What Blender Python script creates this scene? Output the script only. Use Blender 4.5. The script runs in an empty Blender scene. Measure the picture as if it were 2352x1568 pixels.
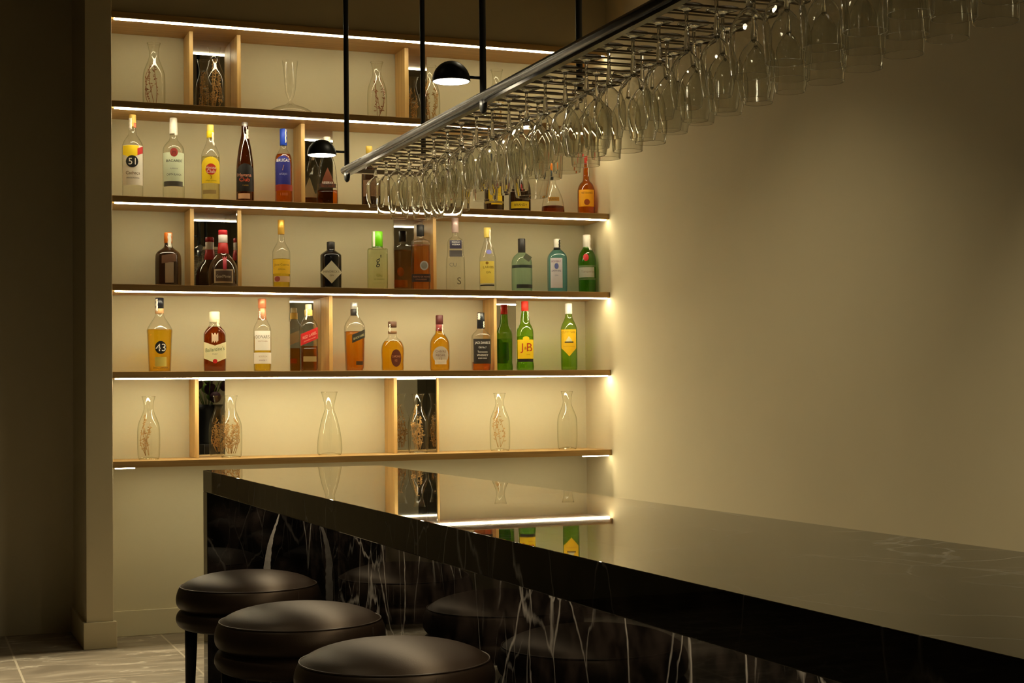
import bpy, math, random
from mathutils import Vector, Matrix
random.seed(7)
C = bpy.context.scene.collection
PI = math.pi
CAMZ = .9605

# ------------------------------------------------------------------ helpers
def tag(o, label=None, cat=None, group=None, kind=None):
    if label: o['label'] = label
    if cat: o['category'] = cat
    if group: o['group'] = group
    if kind: o['kind'] = kind
    return o
def thing(name, label, cat, loc=(0, 0, 0), rz=0, group=None):
    o = bpy.data.objects.new(name, None); C.objects.link(o)
    o.location = loc; o.rotation_euler = (0, 0, rz); o.empty_display_size = .02
    return tag(o, label, cat, group)
class MB:
    def __init__(s): s.v = []; s.f = []; s.sm = []
    def box(s, a, b):
        n = len(s.v)
        for z in (a[2], b[2]):
            s.v += [(a[0], a[1], z), (b[0], a[1], z), (b[0], b[1], z), (a[0], b[1], z)]
        for q in ((0, 3, 2, 1), (4, 5, 6, 7), (0, 1, 5, 4), (1, 2, 6, 5), (2, 3, 7, 6), (3, 0, 4, 7)):
            s.f.append(tuple(n + i for i in q)); s.sm.append(False)
        return s
    def tube(s, pts, r, seg=10, caps=True, smooth=True):
        P = [Vector(p) for p in pts]; n0 = len(s.v)
        rs = r if isinstance(r, (list, tuple)) else [r] * len(P)
        up = None
        for i, p in enumerate(P):
            d = (P[min(i + 1, len(P) - 1)] - P[max(i - 1, 0)]).normalized()
            if up is None:
                up = d.orthogonal().normalized()
            else:
                up = (up - d * up.dot(d)).normalized()
            w = d.cross(up)
            for k in range(seg):
                t = 2 * PI * k / seg
                s.v.append(tuple(p + (up * math.cos(t) + w * math.sin(t)) * rs[i]))
        for i in range(len(P) - 1):
            for k in range(seg):
                a = n0 + i * seg + k; b = n0 + i * seg + (k + 1) % seg
                s.f.append((a, b, b + seg, a + seg)); s.sm.append(smooth)
        if caps:
            s.f.append(tuple(n0 + k for k in range(seg))[::-1]); s.sm.append(False)
            m = n0 + (len(P) - 1) * seg
            s.f.append(tuple(m + k for k in range(seg))); s.sm.append(False)
        return s
    def lathe(s, prof, seg=28, n=None, dr=1.0, caps=True, origin=(0, 0, 0), sx=1.0):
        """prof: [(r,z)] or [(r,z,n)]; n = superellipse exponent, dr = depth ratio"""
        n0 = len(s.v)
        for p in prof:
            r, z = p[0], p[1]; e = p[2] if len(p) > 2 else (n or 2); d = p[3] if len(p) > 3 else (dr if e != 2 or n is None else dr)
            for k in range(seg):
                t = 2 * PI * (k + .5) / seg; c, q = math.cos(t), math.sin(t)
                m = (abs(c) ** e + abs(q) ** e) ** (-1.0 / e)
                s.v.append((origin[0] + r * m * c * sx, origin[1] + r * m * q * d, origin[2] + z))
        for i in range(len(prof) - 1):
            for k in range(seg):
                a = n0 + i * seg + k; b = n0 + i * seg + (k + 1) % seg
                s.f.append((a, b, b + seg, a + seg)); s.sm.append(True)
        if caps:
            if prof[0][0] > 1e-5: s.f.append(tuple(n0 + k for k in range(seg))[::-1]); s.sm.append(False)
            m = n0 + (len(prof) - 1) * seg
            if prof[-1][0] > 1e-5: s.f.append(tuple(m + k for k in range(seg))); s.sm.append(False)
        return s
    def mesh(s, name, mat):
        me = bpy.data.meshes.new(name); me.from_pydata(s.v, [], s.f)
        me.polygons.foreach_set('use_smooth', s.sm)
        me.materials.append(mat); me.update()
        return me
    def build(s, name, mat, parent=None, bevel=0):
        o = bpy.data.objects.new(name, s.mesh(name, mat)); C.objects.link(o)
        if parent: o.parent = parent
        if bevel:
            b = o.modifiers.new('bevel', 'BEVEL'); b.width = bevel; b.segments = 2; b.limit_method = 'ANGLE'
        return o
def smooth_prof(pts, k=3):
    """Chaikin smoothing of a profile (keeps the ends)"""
    for _ in range(k):
        q = [pts[0]]
        for a, b in zip(pts[:-1], pts[1:]):
            q.append(tuple(a[i] * .75 + b[i] * .25 for i in range(len(a))))
            q.append(tuple(a[i] * .25 + b[i] * .75 for i in range(len(a))))
        q.append(pts[-1]); pts = q
    return pts

# ------------------------------------------------------------------ materials
def srgb(r, g, b):
    f = lambda c: (c / 255) / 12.92 if c / 255 <= .04045 else ((c / 255 + .055) / 1.055) ** 2.4
    return (f(r), f(g), f(b), 1)
def newmat(name):
    m = bpy.data.materials.new(name); m.use_nodes = True
    nt = m.node_tree; nt.nodes.clear()
    return m, nt, nt.nodes, nt.links
def principled(name, col, rough=.5, metal=0, spec=.5, coat=0, noise=0, nscale=40, bump=0, bscale=200, ior=1.5, sheen=0):
    m, nt, N, L = newmat(name)
    o = N.new('ShaderNodeOutputMaterial'); b = N.new('ShaderNodeBsdfPrincipled'); L.new(b.outputs[0], o.inputs[0])
    b.inputs['Base Color'].default_value = col; b.inputs['Roughness'].default_value = rough
    b.inputs['Metallic'].default_value = metal; b.inputs['Specular IOR Level'].default_value = spec
    b.inputs['Coat Weight'].default_value = coat; b.inputs['IOR'].default_value = ior
    if noise or bump:
        tc = N.new('ShaderNodeTexCoord')
    if noise:
        t = N.new('ShaderNodeTexNoise'); t.inputs['Scale'].default_value = nscale; t.inputs['Detail'].default_value = 4
        L.new(tc.outputs['Object'], t.inputs['Vector'])
        mp = N.new('ShaderNodeMapRange'); mp.inputs['To Min'].default_value = 1 - noise; mp.inputs['To Max'].default_value = 1 + noise
        L.new(t.outputs['Fac'], mp.inputs['Value'])
        mx = N.new('ShaderNodeVectorMath'); mx.operation = 'SCALE'; mx.inputs[0].default_value = col[:3]
        L.new(mp.outputs[0], mx.inputs['Scale']); L.new(mx.outputs[0], b.inputs['Base Color'])
    if bump:
        t2 = N.new('ShaderNodeTexNoise'); t2.inputs['Scale'].default_value = bscale; t2.inputs['Detail'].default_value = 3
        L.new(tc.outputs['Object'], t2.inputs['Vector'])
        bp = N.new('ShaderNodeBump'); bp.inputs['Strength'].default_value = bump; bp.inputs['Distance'].default_value = .002
        L.new(t2.outputs['Fac'], bp.inputs['Height']); L.new(bp.outputs[0], b.inputs['Normal'])
    return m
def thin_glass(name, tint=(.97, .97, .94), edge=(.45, .46, .42), f0=.07, f1=.85, rough=.015, epow=3.0, body=0.0):
    """thin-walled glass: tinted transmission that deepens toward the rim, plus a Schlick reflection"""
    m, nt, N, L = newmat(name)
    o = N.new('ShaderNodeOutputMaterial'); lw = N.new('ShaderNodeLayerWeight'); lw.inputs[0].default_value = .5
    def pw(e):
        p = N.new('ShaderNodeMath'); p.operation = 'POWER'; L.new(lw.outputs['Facing'], p.inputs[0]); p.inputs[1].default_value = e; return p
    p1 = pw(epow); p2 = pw(4.5)
    mx = N.new('ShaderNodeMix'); mx.data_type = 'RGBA'
    mx.inputs['A'].default_value = (*tint, 1); mx.inputs['B'].default_value = (*edge, 1); L.new(p1.outputs[0], mx.inputs['Factor'])
    tr = N.new('ShaderNodeBsdfTransparent'); L.new(mx.outputs['Result'], tr.inputs[0])
    gl = N.new('ShaderNodeBsdfGlossy'); gl.inputs['Roughness'].default_value = rough
    mr = N.new('ShaderNodeMapRange'); mr.inputs['To Min'].default_value = f0; mr.inputs['To Max'].default_value = f1
    L.new(p2.outputs[0], mr.inputs['Value'])
    ms = N.new('ShaderNodeMixShader'); L.new(mr.outputs[0], ms.inputs[0]); L.new(tr.outputs[0], ms.inputs[1]); L.new(gl.outputs[0], ms.inputs[2])
    L.new(ms.outputs[0], o.inputs[0])
    return m
def emitter(name, col, strength):
    m, nt, N, L = newmat(name)
    o = N.new('ShaderNodeOutputMaterial'); e = N.new('ShaderNodeEmission')
    e.inputs[0].default_value = (*col, 1); e.inputs[1].default_value = strength; L.new(e.outputs[0], o.inputs[0])
    return m
def wood_mat(name, c1, c2, axis='X', rough=.45):
    m, nt, N, L = newmat(name)
    o = N.new('ShaderNodeOutputMaterial'); b = N.new('ShaderNodeBsdfPrincipled'); L.new(b.outputs[0], o.inputs[0])
    tc = N.new('ShaderNodeTexCoord'); mp = N.new('ShaderNodeMapping')
    mp.inputs['Scale'].default_value = (2.2, 60, 60) if axis == 'X' else (60, 60, 2.2)
    t = N.new('ShaderNodeTexNoise'); t.inputs['Scale'].default_value = 1.4; t.inputs['Detail'].default_value = 6; t.inputs['Distortion'].default_value = .4
    r = N.new('ShaderNodeValToRGB'); r.color_ramp.elements[0].position = .3; r.color_ramp.elements[1].position = .72
    r.color_ramp.elements[0].color = c1; r.color_ramp.elements[1].color = c2
    L.new(tc.outputs['Object'], mp.inputs[0]); L.new(mp.outputs[0], t.inputs['Vector']); L.new(t.outputs['Fac'], r.inputs[0]); L.new(r.outputs[0], b.inputs['Base Color'])
    b.inputs['Roughness'].default_value = rough
    return m
def marble_mat(name, strength=1.0, seed=0.0, big_vein=False, rough=.02):
    """black polished marble with tall branching white veins"""
    m, nt, N, L = newmat(name)
    o = N.new('ShaderNodeOutputMaterial'); b = N.new('ShaderNodeBsdfPrincipled'); L.new(b.outputs[0], o.inputs[0])
    tc = N.new('ShaderNodeTexCoord')
    def veins(scale, rot, width, dist, off, maskscale, lo, hi):
        mp = N.new('ShaderNodeMapping'); mp.inputs['Scale'].default_value = scale; mp.inputs['Rotation'].default_value = rot
        mp.inputs['Location'].default_value = (off + seed, off * .7, off * .3 + seed)
        L.new(tc.outputs['Object'], mp.inputs[0])
        nz = N.new('ShaderNodeTexNoise'); nz.inputs['Scale'].default_value = 1.3; nz.inputs['Detail'].default_value = 5; L.new(mp.outputs[0], nz.inputs['Vector'])
        sc = N.new('ShaderNodeVectorMath'); sc.operation = 'SCALE'; sc.inputs['Scale'].default_value = dist; L.new(nz.outputs['Color'], sc.inputs[0])
        ad = N.new('ShaderNodeVectorMath'); ad.operation = 'ADD'; L.new(mp.outputs[0], ad.inputs[0]); L.new(sc.outputs[0], ad.inputs[1])
        vo = N.new('ShaderNodeTexVoronoi'); vo.feature = 'DISTANCE_TO_EDGE'; vo.inputs['Scale'].default_value = 1; L.new(ad.outputs[0], vo.inputs['Vector'])
        mr = N.new('ShaderNodeMapRange'); mr.inputs['From Min'].default_value = 0; mr.inputs['From Max'].default_value = width
        mr.inputs['To Min'].default_value = 1; mr.inputs['To Max'].default_value = 0; L.new(vo.outputs['Distance'], mr.inputs['Value'])
        n2 = N.new('ShaderNodeTexNoise'); n2.inputs['Scale'].default_value = maskscale; n2.inputs['Detail'].default_value = 3; L.new(tc.outputs['Object'], n2.inputs['Vector'])
        m2 = N.new('ShaderNodeMapRange'); m2.inputs['From Min'].default_value = lo; m2.inputs['From Max'].default_value = hi; L.new(n2.outputs['Fac'], m2.inputs['Value'])
        mu = N.new('ShaderNodeMath'); mu.operation = 'MULTIPLY'; L.new(mr.outputs[0], mu.inputs[0]); L.new(m2.outputs[0], mu.inputs[1])
        return mu.outputs[0]
    a = veins((7, 5, 1.7), (.30, .25, 0), .017, .42, 0, 2.3, .44, .64)
    c = veins((18, 14, 4.5), (-.45, -.3, 0), .026, .35, 5, 3.1, .50, .68)
    d = veins((3.2, 3.2, 1.6), (.5, .2, .3), .012, .7, 9, 1.7, .45, .6)
    def mx(x, y):
        k = N.new('ShaderNodeMath'); k.operation = 'MAXIMUM'; L.new(x, k.inputs[0]); L.new(y, k.inputs[1]); return k.outputs[0]
    h = N.new('ShaderNodeMath'); h.operation = 'MULTIPLY'; L.new(c, h.inputs[0]); h.inputs[1].default_value = .45
    v = mx(mx(a, h.outputs[0]), d)
    if big_vein:      # one thick pale vein curving up the slab: |x - f(z)| < w(z)
        sp = N.new('ShaderNodeSeparateXYZ'); L.new(tc.outputs['Object'], sp.inputs[0])
        nz = N.new('ShaderNodeTexNoise'); nz.inputs['Scale'].default_value = 35; nz.inputs['Detail'].default_value = 5; L.new(tc.outputs['Object'], nz.inputs['Vector'])
        def math(op, x, y=None, z=None):
            k = N.new('ShaderNodeMath'); k.operation = op
            for i, q in enumerate((x, y, z)):
                if q is None: continue
                if isinstance(q, (int, float)): k.inputs[i].default_value = q
                else: L.new(q, k.inputs[i])
            return k.outputs[0]
        t = math('SUBTRACT', sp.outputs['Z'], .40)                       # 0 .. .2
        f = math('ADD', math('MULTIPLY', math('POWER', math('MAXIMUM', t, 0), 2.0), 1.15), 1.073)
        f = math('ADD', f, math('MULTIPLY', math('SUBTRACT', nz.outputs['Fac'], .5), .012))
        w = math('MAXIMUM', math('SUBTRACT', .0115, math('MULTIPLY', math('MAXIMUM', t, 0), .052)), 0)
        dd = math('ABSOLUTE', math('SUBTRACT', sp.outputs['X'], f))
        bv = math('LESS_THAN', dd, w)
        bv = math('MULTIPLY', bv, math('ADD', math('MULTIPLY', nz.outputs['Fac'], .9), .35))
    st = N.new('ShaderNodeMath'); st.operation = 'MULTIPLY'; L.new(v, st.inputs[0]); st.inputs[1].default_value = strength; st.use_clamp = True
    if big_vein: st = type('s', (), {'outputs': [mx(st.outputs[0], bv)]})
    ns = N.new('ShaderNodeTexNoise'); ns.inputs['Scale'].default_value = 14; ns.inputs['Detail'].default_value = 8; L.new(tc.outputs['Object'], ns.inputs['Vector'])
    rs = N.new('ShaderNodeValToRGB'); rs.color_ramp.elements[0].position = .45; rs.color_ramp.elements[1].position = .75
    rs.color_ramp.elements[0].color = (.004, .0035, .0035, 1); rs.color_ramp.elements[1].color = (.040, .030, .026, 1); L.new(ns.outputs['Fac'], rs.inputs[0])
    mix = N.new('ShaderNodeMix'); mix.data_type = 'RGBA'; L.new(rs.outputs[0], mix.inputs['A']); mix.inputs['B'].default_value = (.62, .58, .54, 1)
    L.new(st.outputs[0], mix.inputs['Factor']); L.new(mix.outputs['Result'], b.inputs['Base Color'])
    b.inputs['Roughness'].default_value = rough; b.inputs['IOR'].default_value = 1.52
    return m
def floor_mat():
    m, nt, N, L = newmat('stone_floor')
    o = N.new('ShaderNodeOutputMaterial'); b = N.new('ShaderNodeBsdfPrincipled'); L.new(b.outputs[0], o.inputs[0])
    tc = N.new('ShaderNodeTexCoord')
    n1 = N.new('ShaderNodeTexNoise'); n1.inputs['Scale'].default_value = 3.2; n1.inputs['Detail'].default_value = 8; n1.inputs['Distortion'].default_value = 1.2
    mp = N.new('ShaderNodeMapping'); mp.inputs['Scale'].default_value = (.8, 2.2, 1); mp.inputs['Rotation'].default_value = (0, 0, .25)
    L.new(tc.outputs['Object'], mp.inputs[0]); L.new(mp.outputs[0], n1.inputs['Vector'])
    r = N.new('ShaderNodeValToRGB'); e = r.color_ramp.elements
    e[0].position = .3; e[0].color = (.15, .12, .085, 1); e[1].position = .75; e[1].color = (.34, .29, .22, 1)
    x = e.new(.55); x.color = (.22, .18, .13, 1)
    L.new(n1.outputs['Fac'], r.inputs[0])
    # pale veining
    vo = N.new('ShaderNodeTexNoise'); vo.inputs['Scale'].default_value = 2.4; vo.inputs['Detail'].default_value = 6; L.new(mp.outputs[0], vo.inputs['Vector'])
    s = N.new('ShaderNodeMath'); s.operation = 'SUBTRACT'; L.new(vo.outputs['Fac'], s.inputs[0]); s.inputs[1].default_value = .5
    ab = N.new('ShaderNodeMath'); ab.operation = 'ABSOLUTE'; L.new(s.outputs[0], ab.inputs[0])
    mr = N.new('ShaderNodeMapRange'); mr.inputs['From Max'].default_value = .012; mr.inputs['To Min'].default_value = .75; mr.inputs['To Max'].default_value = 0; L.new(ab.outputs[0], mr.inputs['Value'])
    mx = N.new('ShaderNodeMix'); mx.data_type = 'RGBA'; mx.inputs['B'].default_value = (.52, .46, .36, 1)
    L.new(mr.outputs[0], mx.inputs['Factor']); L.new(r.outputs[0], mx.inputs['A'])
    # joints between tiles
    br = N.new('ShaderNodeTexBrick'); br.offset = 0; br.inputs['Scale'].default_value = 1; br.inputs['Mortar Size'].default_value = .004
    br.inputs['Brick Width'].default_value = .593; br.inputs['Row Height'].default_value = .64
    br.inputs['Color1'].default_value = (0, 0, 0, 1); br.inputs['Color2'].default_value = (0, 0, 0, 1); br.inputs['Mortar'].default_value = (1, 1, 1, 1)
    m3 = N.new('ShaderNodeMapping'); m3.inputs['Location'].default_value = (-.366 + .593, -.37, 0); L.new(tc.outputs['Object'], m3.inputs[0]); L.new(m3.outputs[0], br.inputs['Vector'])
    m4 = N.new('ShaderNodeMix'); m4.data_type = 'RGBA'; m4.inputs['B'].default_value = (.40, .34, .25, 1)
    L.new(br.outputs['Color'], m4.inputs['Factor']); L.new(mx.outputs['Result'], m4.inputs['A']); L.new(m4.outputs['Result'], b.inputs['Base Color'])
    b.inputs['Roughness'].default_value = .42
    return m

M = {}
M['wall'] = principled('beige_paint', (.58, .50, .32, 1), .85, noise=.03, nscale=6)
M['niche'] = principled('beige_panel', (.575, .515, .335, 1), .8, noise=.03, nscale=6)
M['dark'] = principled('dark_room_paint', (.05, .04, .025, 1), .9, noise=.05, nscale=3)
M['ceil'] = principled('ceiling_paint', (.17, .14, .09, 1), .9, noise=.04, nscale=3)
M['wood'] = wood_mat('light_oak', (.40, .235, .075, 1), (.56, .35, .125, 1))
M['woodv'] = wood_mat('light_oak_upright', (.48, .29, .09, 1), (.66, .43, .155, 1), 'Z')
M['mirror'] = principled('mirror_glass', (.80, .80, .76, 1), .01, metal=1)
M['floor'] = floor_mat()
M['marble'] = marble_mat('black_marble_face', 1.0)
M['marble_end'] = marble_mat('black_marble_end', .16, 3.3, big_vein=True)
M['marble_top'] = marble_mat('black_marble_top', .55, 7.7, rough=.014)
M['leather'] = principled('dark_brown_leather', (.030, .018, .012, 1), .44, spec=.7, noise=.12, nscale=30, bump=.10, bscale=420)
M['leather'].node_tree.nodes['Principled BSDF'].inputs['Specular Tint'].default_value = (1, .80, .62, 1)
M['piping'] = principled('leather_piping', (.06, .042, .03, 1), .3)
M['darkwood'] = principled('black_stained_wood', (.012, .009, .007, 1), .4)
M['steel'] = principled('brushed_dark_steel', (.05, .045, .038, 1), .27, metal=1)
M['wire'] = principled('bronzed_wire', (.26, .20, .13, 1), .32, metal=.7)
M['blackmetal'] = principled('black_powder_coat', (.010, .010, .009, 1), .42, noise=.1, nscale=50)
WARM = (1.0, .80, .50)
LEDS = [emitter('led_diffuser', (1.0, .888, .60), q) for q in (25, 36, 26, 42, 52, 26)]
M['lamp'] = emitter('lamp_diffuser', (1.0, .86, .62), 14)
M['glass'] = thin_glass('clear_glass', (.992, .992, .98), (.50, .50, .42), .05, .95, rough=.03, epow=4.5)
M['glassg'] = thin_glass('faint_green_glass', (.988, .992, .965), (.45, .50, .34), .06, .95, rough=.04, epow=4.5)
M['stem'] = thin_glass('glass_stem', (.80, .79, .74), (.30, .29, .25), .14, .95)
M['bowl'] = newmat('wine_glass_bowl')[0]
_n = M['bowl'].node_tree; _o = _n.nodes.new('ShaderNodeOutputMaterial'); _g = _n.nodes.new('ShaderNodeBsdfGlass')
_g.inputs['IOR'].default_value = 1.5; _g.inputs['Roughness'].default_value = 0; _g.inputs[0].default_value = (.985, .985, .97, 1); _n.links.new(_g.outputs[0], _o.inputs[0])
M['stem'] = M['bowl']
def liquid(name, t, e=None): return thin_glass(name, t, e or tuple(c * c * .7 for c in t), .02, .25, .05, 3.0)
M['l_gold'] = liquid('golden_liqueur', (.98, .78, .16))
M['l_amber'] = liquid('amber_whisky', (.97, .72, .14))
M['l_brown'] = liquid('brown_whisky', (.90, .55, .12))
M['l_red'] = liquid('reddish_rum', (.90, .45, .07))
M['l_dark'] = liquid('dark_spirit', (.55, .22, .05))
M['l_rose'] = liquid('rose_gin', (.96, .70, .45))
M['l_yellow'] = liquid('yellow_tequila', (.96, .82, .22))
M['l_green'] = liquid('pale_green_whisky', (.8, .92, .55))  # pale green tint of the liquid inside the green whisky bottles
M['g_green'] = thin_glass('green_bottle_glass', (.54, .80, .20), (.16, .32, .04), .06, .8)
M['g_green2'] = thin_glass('pale_green_bottle_glass', (.66, .84, .34), (.22, .38, .10), .06, .8)
M['g_dgreen'] = thin_glass('deep_green_bottle_glass', (.34, .68, .16), (.08, .22, .03), .06, .8)
M['g_lime'] = thin_glass('pale_lime_glass', (.92, .95, .76), (.50, .60, .26), .06, .8)
M['g_teal'] = thin_glass('teal_glass', (.74, .90, .84), (.30, .50, .44), .06, .8)
M['g_blue'] = thin_glass('blue_bottle_glass', (.48, .80, .92), (.16, .42, .58), .06, .8)
M['g_brown'] = thin_glass('brown_bottle_glass', (.34, .15, .05), (.05, .02, .01), .08, .85)
M['g_dbrown'] = principled('near_black_brown_glass', (.035, .016, .008, 1), .06, spec=.7)
M['g_black'] = principled('black_bottle_glass', (.006, .006, .007, 1), .08, spec=.7)
M['sprig'] = principled('dried_straw_flowers', (.46, .27, .09, 1), .8, noise=.5, nscale=60)
M['sprig2'] = principled('dried_russet_flowers', (.30, .12, .05, 1), .8, noise=.3, nscale=60)
M['leaf'] = principled('green_button_flowers', (.16, .27, .03, 1), .7, noise=.4, nscale=60)
M['purple'] = principled('dark_purple_flowers', (.06, .015, .03, 1), .7, noise=.4, nscale=60)
_pc = {}
def paint(r, g, b, rough=.5, metal=0):
    k = (r, g, b, rough, metal)
    if k not in _pc:
        m = principled('paint_%d_%d_%d' % (r, g, b), srgb(r, g, b), rough, metal)
        N, L = m.node_tree.nodes, m.node_tree.links          # printed on the outside only: plain paper on the back
        ge = N.new('ShaderNodeNewGeometry'); mx = N.new('ShaderNodeMix'); mx.data_type = 'RGBA'
        mx.inputs['A'].default_value = srgb(r, g, b); mx.inputs['B'].default_value = srgb(215, 205, 175)
        L.new(ge.outputs['Backfacing'], mx.inputs['Factor']); L.new(mx.outputs['Result'], N['Principled BSDF'].inputs['Base Color'])
        _pc[k] = m
    return _pc[k]

# ------------------------------------------------------------------ camera
def camera():
    y, t, ro = math.radians(21.446), math.radians(1.5219), math.radians(.6042)
    c, s = math.cos(y), math.sin(y)
    r0, f0, u0 = Vector((c, -s, 0)), Vector((s, c, 0)), Vector((0, 0, 1))
    f = f0 * math.cos(t) + u0 * math.sin(t); u = -f0 * math.sin(t) + u0 * math.cos(t)
    r = r0 * math.cos(ro) - u * math.sin(ro); u2 = r0 * math.sin(ro) + u * math.cos(ro)
    cam = bpy.data.cameras.new('camera'); o = bpy.data.objects.new('camera', cam); C.objects.link(o)
    m = Matrix(((r.x, u2.x, -f.x, 0), (r.y, u2.y, -f.y, 0), (r.z, u2.z, -f.z, CAMZ), (0, 0, 0, 1)))
    o.matrix_world = m
    cam.sensor_width = 36; cam.lens = 3526.3 / 2352 * 36; cam.shift_y = 31.54 / 2352; cam.clip_start = .05
    bpy.context.scene.camera = o
camera()

# ------------------------------------------------------------------ room
XW, XP0, XP1, YF, YB, ZC = 2.885, .6375, .7392, 6.15, 6.4247, 2.80
def struct(name, mb, mat, bevel=0): return tag(mb.build(name, mat, None, bevel), kind='structure')
struct('floor', MB().box((-3.2, -3.2, -.06), (3.1, 6.9, 0)), M['floor'])
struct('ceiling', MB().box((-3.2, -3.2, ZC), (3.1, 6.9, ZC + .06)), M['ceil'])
struct('wall_right', MB().box((XW, -3.2, 0), (XW + .15, 6.9, ZC)), M['wall'])
struct('wall_back', MB().box((XP1, YB, 0), (XW, YB + .12, ZC)), M['niche'])
struct('wall_recess', MB().box((-3.2, 6.64, 0), (XP0, 6.76, ZC)), M['wall'])
struct('wall_partition', MB().box((XP0, YF - .004, 0), (XP1, 6.76, ZC)), M['wall'], .002)
struct('wall_bulkhead', MB().box((XP1, YF + .012, 2.492), (XW, YB, ZC)), M['wall'])
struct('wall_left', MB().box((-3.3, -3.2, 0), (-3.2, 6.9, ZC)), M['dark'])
struct('wall_front', MB().box((-3.2, -3.3, 0), (3.1, -3.2, ZC)), M['wall'])
struct('baseboard_back', MB().box((XP1, YB - .012, 0), (XW, YB, .104)), M['niche'], .002)
pl = MB().box((XP0 - .012, YF - .016, 0), (XP1 + .012, YF + .03, .103)); pl.box((XP0 - .012, YF + .03, 0), (XP0, 6.64, .103))
struct('baseboard_partition', pl, M['wall'], .002)

# ------------------------------------------------------------------ shelves
SZ = [2.4647 + .0, 2.1374, 1.763, 1.4151, 1.0719, .721]      # top of each board
TH = .0255
names_sh = ['uppermost oak shelf board just under the dark bulkhead', 'oak shelf board second from the top, carrying clear carafes',
            'oak shelf board carrying the rum bottles, third from the top', 'oak shelf board carrying the gin bottles, middle of the wall',
            'oak shelf board carrying the whisky bottles', 'lowest oak shelf board, with dried flowers in carafes on it']
for i, z in enumerate(SZ):
    top = z + TH if i == 0 else z
    o = MB().box((XP1 + .001, YF, top - TH), (XW - .001, YB - .001, top)).build('wall_shelf', M['wood'], None, .0012)
    tag(o, names_sh[i], 'shelf', 'shelves across the back wall niche')
    bot = top - TH
    if i < 5:
        led = MB().box((XP1 + .012, YF + .005, bot - .0045), (XW - .012, YF + .022, bot - .0002)).build('led_strip', LEDS[i], o)
        tag(led, 'glowing warm white light strip')
    else:
        for x0, x1 in ((XP1 + .01, XP1 + .085), (XW - .135, XW - .012)):
            led = MB().box((x0, YF + .006, bot - .004), (x1, YF + .018, bot - .0002)).build('led_strip', LEDS[5], o)
            tag(led, 'short visible end of the light strip')
        led = MB().box((XP1 + .09, YF + .03, bot - .0009), (XW - .14, YF + .044, bot - .0001)).build('led_strip', LEDS[5], o)
        tag(led, 'recessed light strip')
YD = 6.282
def divider(x0, x1, row, label):
    o = MB().box((x0, YD, SZ[row + 1] + .0005), (x1, YB - .004, SZ[row] - (0 if row == 0 else TH) - .0005)).build('shelf_divider', M['woodv'], None, .001)
    tag(o, label, 'divider', 'upright oak dividers between the shelves')
divider(1.065, 1.081, 0, 'upright oak divider left of the mirror on the top shelf')
divider(1.261, 1.277, 0, 'upright oak divider right of the mirror on the top shelf')
divider(1.985, 2.003, 0, 'upright oak divider on the top shelf behind the hanging lamp rods')
divider(1.528, 1.545, 1, 'upright oak divider beside the blue-labelled rum bottle')
divider(1.065, 1.081, 2, 'upright oak divider right of the square brown orange-capped bottle')
divider(1.259, 1.275, 2, 'upright oak divider right of the squat red-capped bottle')
divider(2.107, 2.122, 2, 'upright oak divider right of the pink gin bottle')
divider(1.643, 1.659, 3, 'upright oak divider right of the red-labelled square whisky')
divider(2.384, 2.398, 3, 'upright oak divider behind the black-labelled square whiskey')
divider(1.081, 1.097, 4, 'upright oak divider on the lowest shelf, at its left end')
divider(1.924, 1.939, 4, 'upright oak divider left of the mirror in the middle of the lowest shelf')
divider(2.118, 2.127, 4, 'thin upright oak divider right of the mirror on the lowest shelf')
def mirror(x0, x1, row, label):
    o = MB().box((x0, YB - .0075, SZ[row + 1] + .0008), (x1, YB - .0035, SZ[row] - (0 if row == 0 else TH) - .0008)).build('mirror_panel', M['mirror'])
    tag(o, label, 'mirror', 'narrow mirror panels at the back of the shelves')
mirror(1.082, 1.260, 0, 'mirror panel between two oak dividers on the top shelf')
mirror(2.004, 2.13, 0, 'mirror panel on the top shelf behind the hanging lamp')
mirror(1.546, 1.70, 1, 'mirror panel behind the tapered bottle beside the small hanging lamp')
mirror(1.082, 1.258, 2, 'mirror panel behind the squat red-capped bottle')
mirror(1.973, 2.106, 2, 'mirror panel behind the pink gin bottle')
mirror(1.508, 1.642, 3, 'mirror panel behind the red-labelled square whisky')
mirror(2.399, 2.542, 3, 'mirror panel left of the green whisky with a red cap')
mirror(1.098, 1.229, 4, 'mirror panel at the left of the lowest shelf')
mirror(1.940, 2.117, 4, 'mirror panel in the middle of the lowest shelf')
for x, r, s in ((2.1165, 4, -1), (1.2575, 2, -1)):
    o = MB().box((x - .0012, YD + .006, SZ[r + 1] + .001), (x, YB - .009, SZ[r] - TH - .001)).build('mirror_panel', M['mirror'])
    tag(o, 'narrow side mirror on the divider %s' % ('of the lowest shelf' if r == 4 else 'right of the squat red-capped bottle'), 'mirror')

# ------------------------------------------------------------------ text
_tc = {}
def text_polys(s):
    if s in _tc: return _tc[s]
    cu = bpy.data.curves.new('lettering', 'FONT'); cu.body = s; cu.resolution_u = 3; cu.size = 1
    o = bpy.data.objects.new('lettering', cu); C.objects.link(o)
    dg = bpy.context.evaluated_depsgraph_get()
    me = bpy.data.meshes.new_from_object(o.evaluated_get(dg))
    v = [tuple(p.co) for p in me.vertices]; f = [tuple(p.vertices) for p in me.polygons]
    bpy.data.objects.remove(o); bpy.data.curves.remove(cu); bpy.data.meshes.remove(me)
    xs = [p[0] for p in v]; ys = [p[1] for p in v]
    r = (v, f, min(xs), max(xs), min(ys), max(ys)); _tc[s] = r
    return r

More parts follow.
